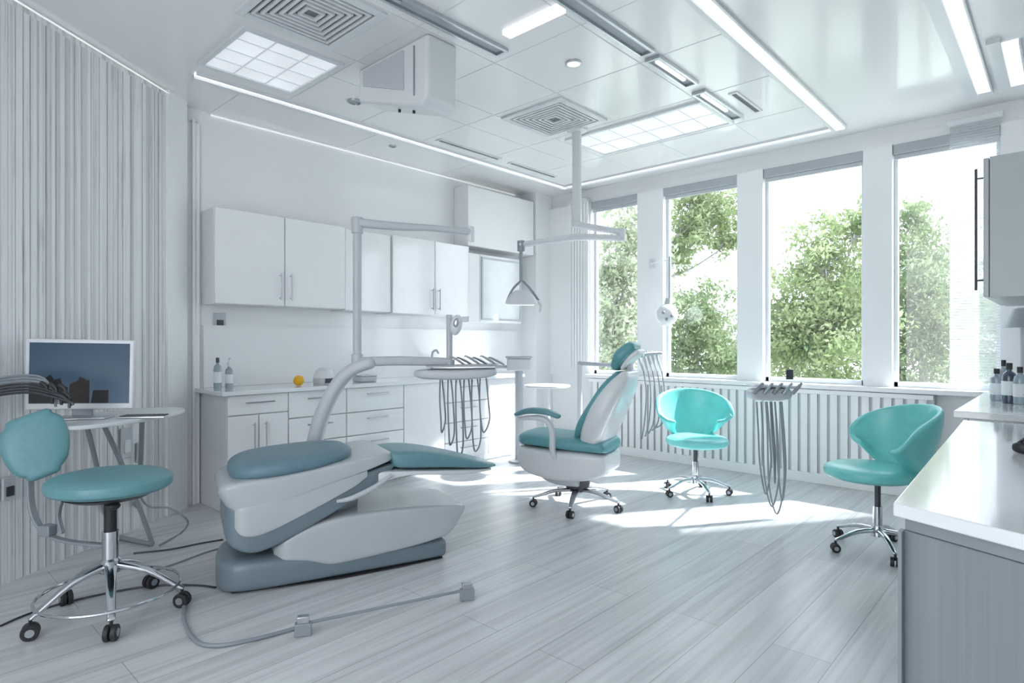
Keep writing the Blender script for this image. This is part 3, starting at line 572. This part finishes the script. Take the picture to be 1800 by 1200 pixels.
def bp_(x,z): return V((-.405,.01,0))+Mb@V((x,(z-.77)*-.25,0))+V((0,0,z))
g=G(); g.slab([(bp_(-.0,.645),.07,.026),(bp_(-.015,.68),.11,.034),(bp_(-.035,.765),.135,.038),(bp_(-.06,.85),.13,.036),(bp_(-.07,.89),.095,.028)],wd=wd,n=3.2,sub=5); g.build('backrest',TEALS,r)
g=G(); g.slab([(V((-.43,.01,.75)),.016,.008),(V((-.435,.01,.62)),.018,.008),(V((-.42,.01,.46)),.018,.008),(V((-.35,.01,.36)),.018,.008),(V((-.22,.01,.325)),.018,.008),(V((-.02,0,.32)),.018,.008)],sub=6); g.build('back_bar',GREYM,r)
g=G(); g.slab([(V((-.18,.04,.565)),.012,.006),(V((-.28,.04,.52)),.012,.006),(V((-.31,.04,.44)),.012,.006),(V((-.28,.03,.36)),.012,.006)],sub=6); g.build('brace',GREYM,r)
g=G(); g.obox((-.34,.01,.375),.06,.05,.05); g.build('clamp',GREYM,r,bevel=.006)
# ------------------------------------------------------------ desk, monitor
tz=.85
ct=D(205,730,3.42); ct.z=0
r=thing('desk','small white oval desk on grey tube legs against the boarded wall','desk',ct)
g=G(); pts=[]
for k in range(40):
    a=2*math.pi*k/40; x,y=sup(a,2.3); p=ct+dr*x*.46+nr*y*.24; pts.append(V((p.x,p.y,tz-.022)))
g.prism(pts,(0,0,.022)); g.build('tabletop',PWHITE,r,True,bevel=.006)
for (u0,u1,v1) in ((150,190,940),(178,268,955),(250,235,915)):
    p0=D(u0,748,3.42); p0.z=tz-.02; p1=Zp(u1,v1,.01); g=G(); g.tube([p0,p0.lerp(p1,.5)+RGT*.015,p1],.014,12); g.build('leg',GREYM,r,True)
g=G(); g.tube([Zp(190,940,.015),Zp(268,956,.015)],.014,12,1); g.tube([Zp(190,940,.015),Zp(235,915,.015)],.012,12,1); g.build('floor_bar',GREYM,r,True)
mc=D(141,658,3.30); fr=(-FWD*.97+RGT*.24).normalized(); rt=V((-fr.y,fr.x,0))
Mm=Matrix(((rt.x,0,fr.x),(rt.y,0,fr.y),(0,1,0)))   # local x=right,y=up,z=toward camera
Mm=Mm@Matrix.Rotation(R(-1.0),3,'Z')
bm_=V((mc.x,mc.y,tz))-fr*.03
r=thing('monitor','white framed computer monitor showing a dusk skyline on the desk','monitor',bm_)
def mp(x,y,z): return mc+Mm@V((x*.93,y,z))
TM=Matrix.Translation(mc)@Mm.to_4x4()
g=G(); g.box(-.262,.262,-.192,.192,-.03,0,TM); g.build('casing',PWHITE,r,True,bevel=.008)
g=G(); g.box(-.240,.240,-.158,.172,0,.003,TM); sc=g.build('screen',screen_mat(),r,True,flat=True)
SIL=mat('silhouette dark',(.008,.008,.011),.5,var=.3,scale=30); SIL2=mat('silhouette brown',(.022,.014,.012),.5,var=.4,scale=40)
def sil(pts,m): g=G(); g.prism([mp(x,y,.0035) for x,y in pts],Mm@V((0,0,.0015))); g.build('skyline',m,sc,True,flat=True)
sil([(-.255,-.155),(-.06,-.155),(-.06,-.07),(-.09,-.055),(-.10,-.02),(-.13,-.03),(-.15,.0),(-.19,-.03),(-.22,-.01),(-.255,-.06)],SIL)
sil([(-.06,-.155),(.05,-.155),(.05,-.03),(.035,-.03),(.0,-.01),(-.01,-.035),(-.05,-.05)],SIL2)
sil([(.06,-.155),(.15,-.155),(.15,-.085),(.07,-.085)],SIL)
g=G(); g.box(-.05,.05,-.23,-.10,-.05,-.03,TM); g.build('neck',GREYM,r,True,bevel=.004)
g=G(); p=V((mc.x,mc.y,tz+.006)); g.obox(p+fr*.02,.30,.15,.011,math.atan2(rt.y,rt.x)); g.build('stand_base',METAL,r,True,bevel=.004)
kp=V((mc.x,mc.y,tz+.012))+rt*.33+fr*.05
r=thing('keyboard','thin grey keyboard on the desk right of the monitor foot','keyboard',V((kp.x,kp.y,tz)))
ka=math.atan2(rt.y,rt.x)-.1
g=G(); g.obox(V((kp.x,kp.y,tz+.006)),.24,.09,.010,ka); g.build('tray',METAL,r,True,bevel=.003)
g=G()
for i in range(10):
    for j in range(4):
        p=V((kp.x,kp.y,tz+.013))+Matrix.Rotation(ka,3,'Z')@V((-.099+i*.022,-.033+j*.022,0)); g.obox(p,.018,.018,.005,ka)
g.build('keys',DARKM,r,True,flat=True)
# hose bundle at left edge
b=D(85,715,3.0); 
r=thing('hose_bundle','bundle of dark hoses curling in from the left edge in front of the monitor','hoses',b)
random.seed(8)
for k in range(7):
    v=658+k*5; e_=(78+k*6,690+(k*17)%22); dd=3.06-.012*k
    g=G(); g.tube([D(-60,v+22,dd),D(-10,v+8,dd),D(35,v+2,dd),D(70,v+4,dd),D(e_[0]+8,v+18,dd),D(e_[0]+14,e_[1]+8,dd)],.0065,8); g.build('hose',HOSE if k<3 else DARKM,r,True)
for k in range(6):
    g=G(); p=D(72+k*8,672+(k*13)%24,3.02); g.tube([p,p+RGT*.03-UP*.025,p+RGT*.035-UP*.07],[.011,.010,.006],8); g.build('connector',BLACK,r,True)
# ------------------------------------------------------------ floor cables
def cable(name,label,pts,rad,m,cat_='cable'):
    g=G(); g.tube([Zp(u,v,rad) if len(q)==0 else D(u,v,q[0]) for u,v,*q in pts],rad,8,6); o=g.build(name,m); return tag(o,label,cat_)
cable('floor_hose','thick grey hose curving over the floor from the stool to the first clamp',[(255,1000),(300,1022),(322,1050),(324,1090),(345,1126),(385,1134),(450,1122),(522,1103)],.009,HOSE,'hose')
cable('power_cable','thin dark cable from the boarded wall to the dental chair, the upper one',[(235,972),(300,965),(350,955),(392,948)],.005,DARKM)
cable('power_cable','thin dark cable running across the floor beneath the stool to the chair base',[(0,1100),(60,1075),(150,1050),(260,1030),(340,1028),(380,1032)],.005,DARKM)
cable('power_cable','thin cable lying between the stool and the dental chair, ending by its bumper',[(270,1003),(315,988),(360,971),(395,961)],.005,HOSE)
g=G(); g.tube([D(245,870,3.7),D(262,890,3.7),D(300,893,3.72),D(330,915,3.75),Zp(320,935,.01),Zp(295,950,.01),Zp(280,958,.01)],.006,8,6); tag(g.build('power_cable',HOSE),'pale looped cord dropping from the boarded wall beside the desk leg','cable')
g=G(); p0=Zp(533,1096,.05); p1=Zp(821,1036,.05); r=thing('floor_rod','thin metal rod with two square clamps lying before the dental chair','rod',Zp(680,1080,0))
g.tube([p0,p1],.007,10,1); g.build('rod',GREYM,r,True)
for p in (p0,p1):
    g=G(); g.obox(V((p.x,p.y,.028)),.07,.035,.055,YAW+.25); k=g.build('clamp',GREYM,r,True,bevel=.004)
    g=G(); g.obox(V((p.x,p.y,.070)),.05,.03,.03,YAW+.25); g.build('clamp_jaw',METAL,k,True,bevel=.004)
# ------------------------------------------------------------ sockets on walls
def plate(label,p,nrm,w,h,dark):
    rz=math.atan2(nrm.y,nrm.x)+math.pi/2
    r=thing('wall_socket',label,'socket',p,rz)
    g=G(); g.box(-w/2,w/2,-.014,.0,-h/2,h/2); g.build('plate',PGREY,r,bevel=.003)
    g=G(); g.box(-w*.28,w*.28,-.022,-.013,-h*.32,h*.1); g.build('insert',dark,r,bevel=.002)
plate('grey wall switch plate under the first wall cabinet',V((XW+.002,1.97,1.43)),V((1,0,0)),.09,.14,DARKM)
def onw(t,z): return A+dr*t+nr*.008+UP*z
plate('white socket low on the boarded wall below the desk',onw(.42,.60),nr,.09,.2,PWHITE)
plate('socket with a plugged-in lead beside the desk leg on the boarded wall',onw(.30,.52),nr,.05,.13,DARKM)
plate('small grey socket at the left edge of the boarded wall',onw(1.25,.50),nr,.07,.12,BLACK)
# ------------------------------------------------------------ things on the worktop
WZ=.906
def onwt(y,x=-4.72): return V((x,y,WZ))
def bottle(label,p,rr,hh,bm2,capm,grp,lab=True,pump=False):
    r=thing('bottle',label,'bottle',p,group=grp)
    g=G(); g.lathe([(0,0),(rr*.95,0),(rr,.01),(rr,hh*.66),(rr*.85,hh*.74),(rr*.36,hh*.8),(rr*.36,hh*.86),(0,hh*.86)],n=24); g.build('body',bm2,r)
    g=G(); g.lathe([(0,hh*.84),(rr*.45,hh*.84),(rr*.45,hh),(0,hh)],n=20); g.build('cap',capm,r)
    if lab: g=G(); g.lathe([(rr+.001,hh*.2),(rr+.0015,hh*.2),(rr+.0015,hh*.55),(rr+.001,hh*.55)],n=24); g.build('sticker',LABELM,r)
    if pump: g=G(); g.tube([(0,0,hh),(0,0,hh+.03),(.035,0,hh+.032)],.005,8,1); g.build('pump',capm,r)
bottle('slim clear bottle with dark cap at the left end of the worktop',onwt(1.86,-4.80),.028,.24,CLEARB,DARKM,'bottles on the worktop')
bottle('slim pale pump bottle second along the worktop',onwt(1.945,-4.80),.028,.20,CLEARB,PWHITE,'bottles on the worktop',pump=True)
g=G(); g.ell(onwt(2.448,-4.66)+V((0,0,.043)),.043,.043,.043); tag(g.build('ball',YEL),'small yellow ball on the worktop','ball')
r=thing('sterilizer','white domed device with dark front on the worktop beside the yellow ball','device',onwt(2.70,-4.70))
g=G(); g.lathe([(0,.0),(.085,0),(.09,.03),(.088,.055),(.0,.055)]); g.build('base',PGREY,r)
g=G(); g.lathe([(.085,.055),(.083,.08),(.065,.12),(.03,.14),(0,.142)]); g.build('dome',PWHITE,r)
g=G(); g.box(.07,.092,-.035,.035,.012,.05); g.build('front_panel',DARKM,r)
r=thing('tool_box','small grey case on the worktop behind the curved post','case',onwt(3.12))
g=G(); g.box(-.08,.08,-.08,.08,0,.05); g.build('body',PGREY,r,bevel=.01)
g=G(); g.box(-.082,.082,-.082,.082,.05,.065); g.build('lid',METAL,r,bevel=.006)
r=thing('tap','slim grey tap standing at the back of the worktop','tap',onwt(4.08,-4.92))
g=G(); g.tube([(0,0,0),(0,0,.22),(.02,0,.26),(.07,0,.27),(.1,0,.24)],.012,10); g.build('spout',METAL,r)
g=G(); g.cyl((0,.03,.0),(0,.03,.06),.012); g.build('lever',METAL,r)
# bottles on right counter
for k,(u,v,d,rr,hh,m_,cp,l) in enumerate(((1752,700,3.76,.034,.20,CLEARB,BLACK,'short pale bottle with black cap, leftmost on the window counter'),(1774,703,3.62,.036,.24,AMBER,BLACK,'tall dark bottle with black cap, second on the window counter'),(1793,705,3.55,.032,.22,CLEARB,BLACK,'clear bottle at the right edge of the window counter'),(1764,697,3.88,.028,.25,CLEARB,BLACK,'slim tall bottle behind the others on the window counter'))):
    p=D(u,600,d); p.z=.901; bottle(l,p,rr,hh,m_,cp,'bottles on the window counter')
p=D(1796,600,4.3); p.z=.901
r=thing('desk_lamp','grey lamp with a conical shade behind the bottles at the right edge','lamp',p)
g=G(); g.lathe([(0,0),(.07,0),(.07,.015),(0,.02)]); g.build('base',PGREY,r)
g=G(); g.cyl((0,0,.01),(0,0,.55),.012); g.build('pole',PGREY,r)
g=G(); g.lathe([(.11,.47),(.10,.49),(.05,.60),(.02,.61),(.0,.61)]); g.build('lamp_shade',GREYM,r)
p=Zp(1803,797,.9035); p.z=.9035
r=thing('tape_dispenser','small black device lying on the near right worktop at the picture edge','device',p)
g=G(); g.ell((0,0,.018),.035,.022,.018,k=3); g.build('body',BLACK,r)
g=G(); g.tube([(-.02,0,.03),(.01,.0,.06),(.03,0,.075)],.005,8); g.build('handle',BLACK,r)
# ------------------------------------------------------------ ceiling lamp
b=V((-3.106,4.173,ZC)); dl=5.17
r=thing('surgical_lamp','white ceiling pole with jointed arm and small operating lamp above the treatment chair','operating lamp',b)
g=G(); g.lathe([(0,0),(.09,0),(.085,-.03),(.05,-.04),(0,-.04)],b); g.build('ceiling_mount',PWHITE,r,True)
pb=V((b.x,b.y,2.27))
g=G(); g.cyl(b-V((0,0,.02)),pb,.040); g.cyl(pb+V((0,0,.02)),pb-V((0,0,.02)),.05,n=28); g.build('pole',PWHITE,r,True,bevel=.004)
hb=D(1092,408,5.0)
g=G(); g.slab([(pb,.045,.028),(pb.lerp(hb,.5),.035,.026),(hb,.04,.024)],wd=FWD.copy()); g.build('upper_arm',PWHITE,r,True)
he=D(916,430,4.75); hc=V((hb.x,hb.y,hb.z-.05))
g=G(); g.cyl(hb+V((0,0,.03)),hc-V((0,0,.025)),.035); g.build('joint',PWHITE,r,True,bevel=.004)
g=G(); g.slab([(hc,.035,.022),(hc.lerp(he,.45)+V((0,0,.03)),.035,.026),(he,.03,.020)],wd=FWD.copy()); g.build('lower_arm',PWHITE,r,True)
g=G(); g.cyl(he+V((0,0,.03)),V((he.x,he.y,D(0,495,4.75).z)),.014); g.cyl(he+V((0,0,.03)),he-V((0,0,.05)),.03); g.build('drop_rod',GREYM,r,True)
lc=D(917,528,4.75)
for sx in (-1,1):
    g=G(); g.tube([lc+V((0,0,.16)),lc+RGT*sx*.07+V((0,0,.09)),lc+RGT*(sx*.125+.01)+V((0,0,-.0))],.009,8); g.build('yoke',GREYM,r,True)
M3=Matrix.Rotation(YAW,3,'Z')@Matrix.Rotation(R(6),3,'X')
g=G(); g.lathe([(.0,.085),(.05,.08),(.09,.05),(.125,.0),(.13,-.022),(.115,-.03),(0,-.03)],lc,M3=M3); g.build('lamp_head',PWHITE,r,True)
g=G(); g.lathe([(.0,-.031),(.10,-.031),(.10,-.036),(0,-.038)],lc,M3=M3); g.build('lens',LAMPW,r,True)
g=G(); g.tube([lc+RGT*.12,lc+RGT*.15-UP*.04,lc+RGT*.14-UP*.09],[.012,.011,.009],8); g.build('handle',PWHITE,r,True)
# small wall lamp on mullion
w0=V((-3.36,YW-.06,0)); dw=6.25; lp=D(1172,553,dw)
tp_=D(1177,456,dw); w0.z=tp_.z
r=thing('wall_lamp','small round white lamp on a thin rod hanging in front of the second window','lamp',w0)
g=G(); g.obox(w0-V((0,.015,0)),.06,.03,.10); g.build('bracket',PWHITE,r,True,bevel=.005)
g=G(); g.tube([w0-V((0,.02,0)),tp_],.009,8,1); g.build('arm',PWHITE,r,True)
g=G(); g.cyl(tp_+V((0,0,.03)),lp+V((0,0,.1))+RGT*.03,.013); g.cyl(lp+RGT*.02+V((0,0,.17)),lp+RGT*.01+V((0,0,.09)),.028,.045); g.build('rod',PGREY,r,True)
g=G(); g.ell(lp,.115,.105,.115,Matrix.Rotation(YAW,3,'Z')); g.build('lamp_head',PWHITE,r,True)
for (du,dv) in ((-6,-4),(9,2),(0,8)):
    q=D(1172+du,553+dv,dw-.10); g=G(); g.ell(q,.018,.018,.018); g.build('lens',GREYM,r,True)
# ------------------------------------------------------------ hanging instrument head by window
dh=4.3; ctr=D(1360,690,dh)
r=thing('instrument_rack','grey instrument rack with handpieces and long hoses hanging before the radiator','dental unit',ctr)
g=G(); g.slab([(D(1325,692,dh),.07,.04),(D(1360,692,dh),.09,.045),(D(1378,691,dh),.07,.04)],wd=FWD.copy(),n=5); g.build('rack_body',PGREY,r,True)
g=G(); g.slab([(D(1320,676,dh),.08,.012),(D(1398,678,dh),.08,.012)],wd=FWD.copy(),n=4); g.build('top_plate',PWHITE,r,True)
e_=V((ctr.x-.35,5.785,.81)); g=G(); g.tube([ctr-V((0,0,.04)),ctr.lerp(e_,.5)-V((0,0,.05)),e_],.018,12); g.build('bracket',PWHITE,r,True)
for k in range(5):
    u=1325+k*17; g=G(); p=D(u,692,dh-.10); g.tube([p,p+RGT*.03+UP*.035,p+RGT*.065+UP*.075],[.012,.013,.008],10); g.build('handpiece',GREYM if k%2==0 else METAL,r,True)
g=G(); g.obox(D(1388,658,dh),.05,.012,.07,YAW,); g.build('display',DARKM,r,True,bevel=.003)
for k,(ua,ub,vb) in enumerate(((1330,1352,868),(1338,1366,890),(1346,1375,903),(1354,1360,850),(1362,1378,880))):
    dd=dh-.03+.02*k
    g=G(); g.tube([D(ua,706,dd),D(ua+3,760,dd),D(ua+6,vb-50,dd),D((ua+ub)/2+5,vb,dd),D(ub+3,vb-50,dd),D(ub+1,770,dd),D(ub-4,706,dd)],.0062,8,7); g.build('hose',HOSE,r,True)
# ------------------------------------------------------------ light, world, camera
sun=bpy.data.lights.new('sun','SUN'); sun.energy=20.0; sun.angle=R(2.0); sun.color=(1,.985,.965)
so=bpy.data.objects.new('sun',sun); C.objects.link(so); so.rotation_euler=V((-.53,-.84,-1.0)).to_track_quat('-Z','Y').to_euler(); so.location=(2,9,6)
w=bpy.data.worlds.new('world'); SC.world=w; w.use_nodes=True; bg=w.node_tree.nodes['Background']; 
tc=w.node_tree.nodes.new('ShaderNodeTexCoord'); sx=w.node_tree.nodes.new('ShaderNodeSeparateXYZ'); cr=w.node_tree.nodes.new('ShaderNodeValToRGB')
cr.color_ramp.elements[0].color=(.94,.965,1,1); cr.color_ramp.elements[1].color=(.82,.90,1,1); cr.color_ramp.elements[1].position=.8
w.node_tree.links.new(tc.outputs['Generated'],sx.inputs[0]); w.node_tree.links.new(sx.outputs['Z'],cr.inputs[0]); w.node_tree.links.new(cr.outputs[0],bg.inputs[0]); bg.inputs[1].default_value=3.8
SC.view_settings.view_transform='Standard'
cam=bpy.data.cameras.new('camera'); cam.sensor_width=36; cam.lens=36*F/1800; cam.clip_start=.05
co=bpy.data.objects.new('camera',cam); C.objects.link(co); co.location=(0,0,H); co.rotation_euler=(R(90),0,YAW); SC.camera=co
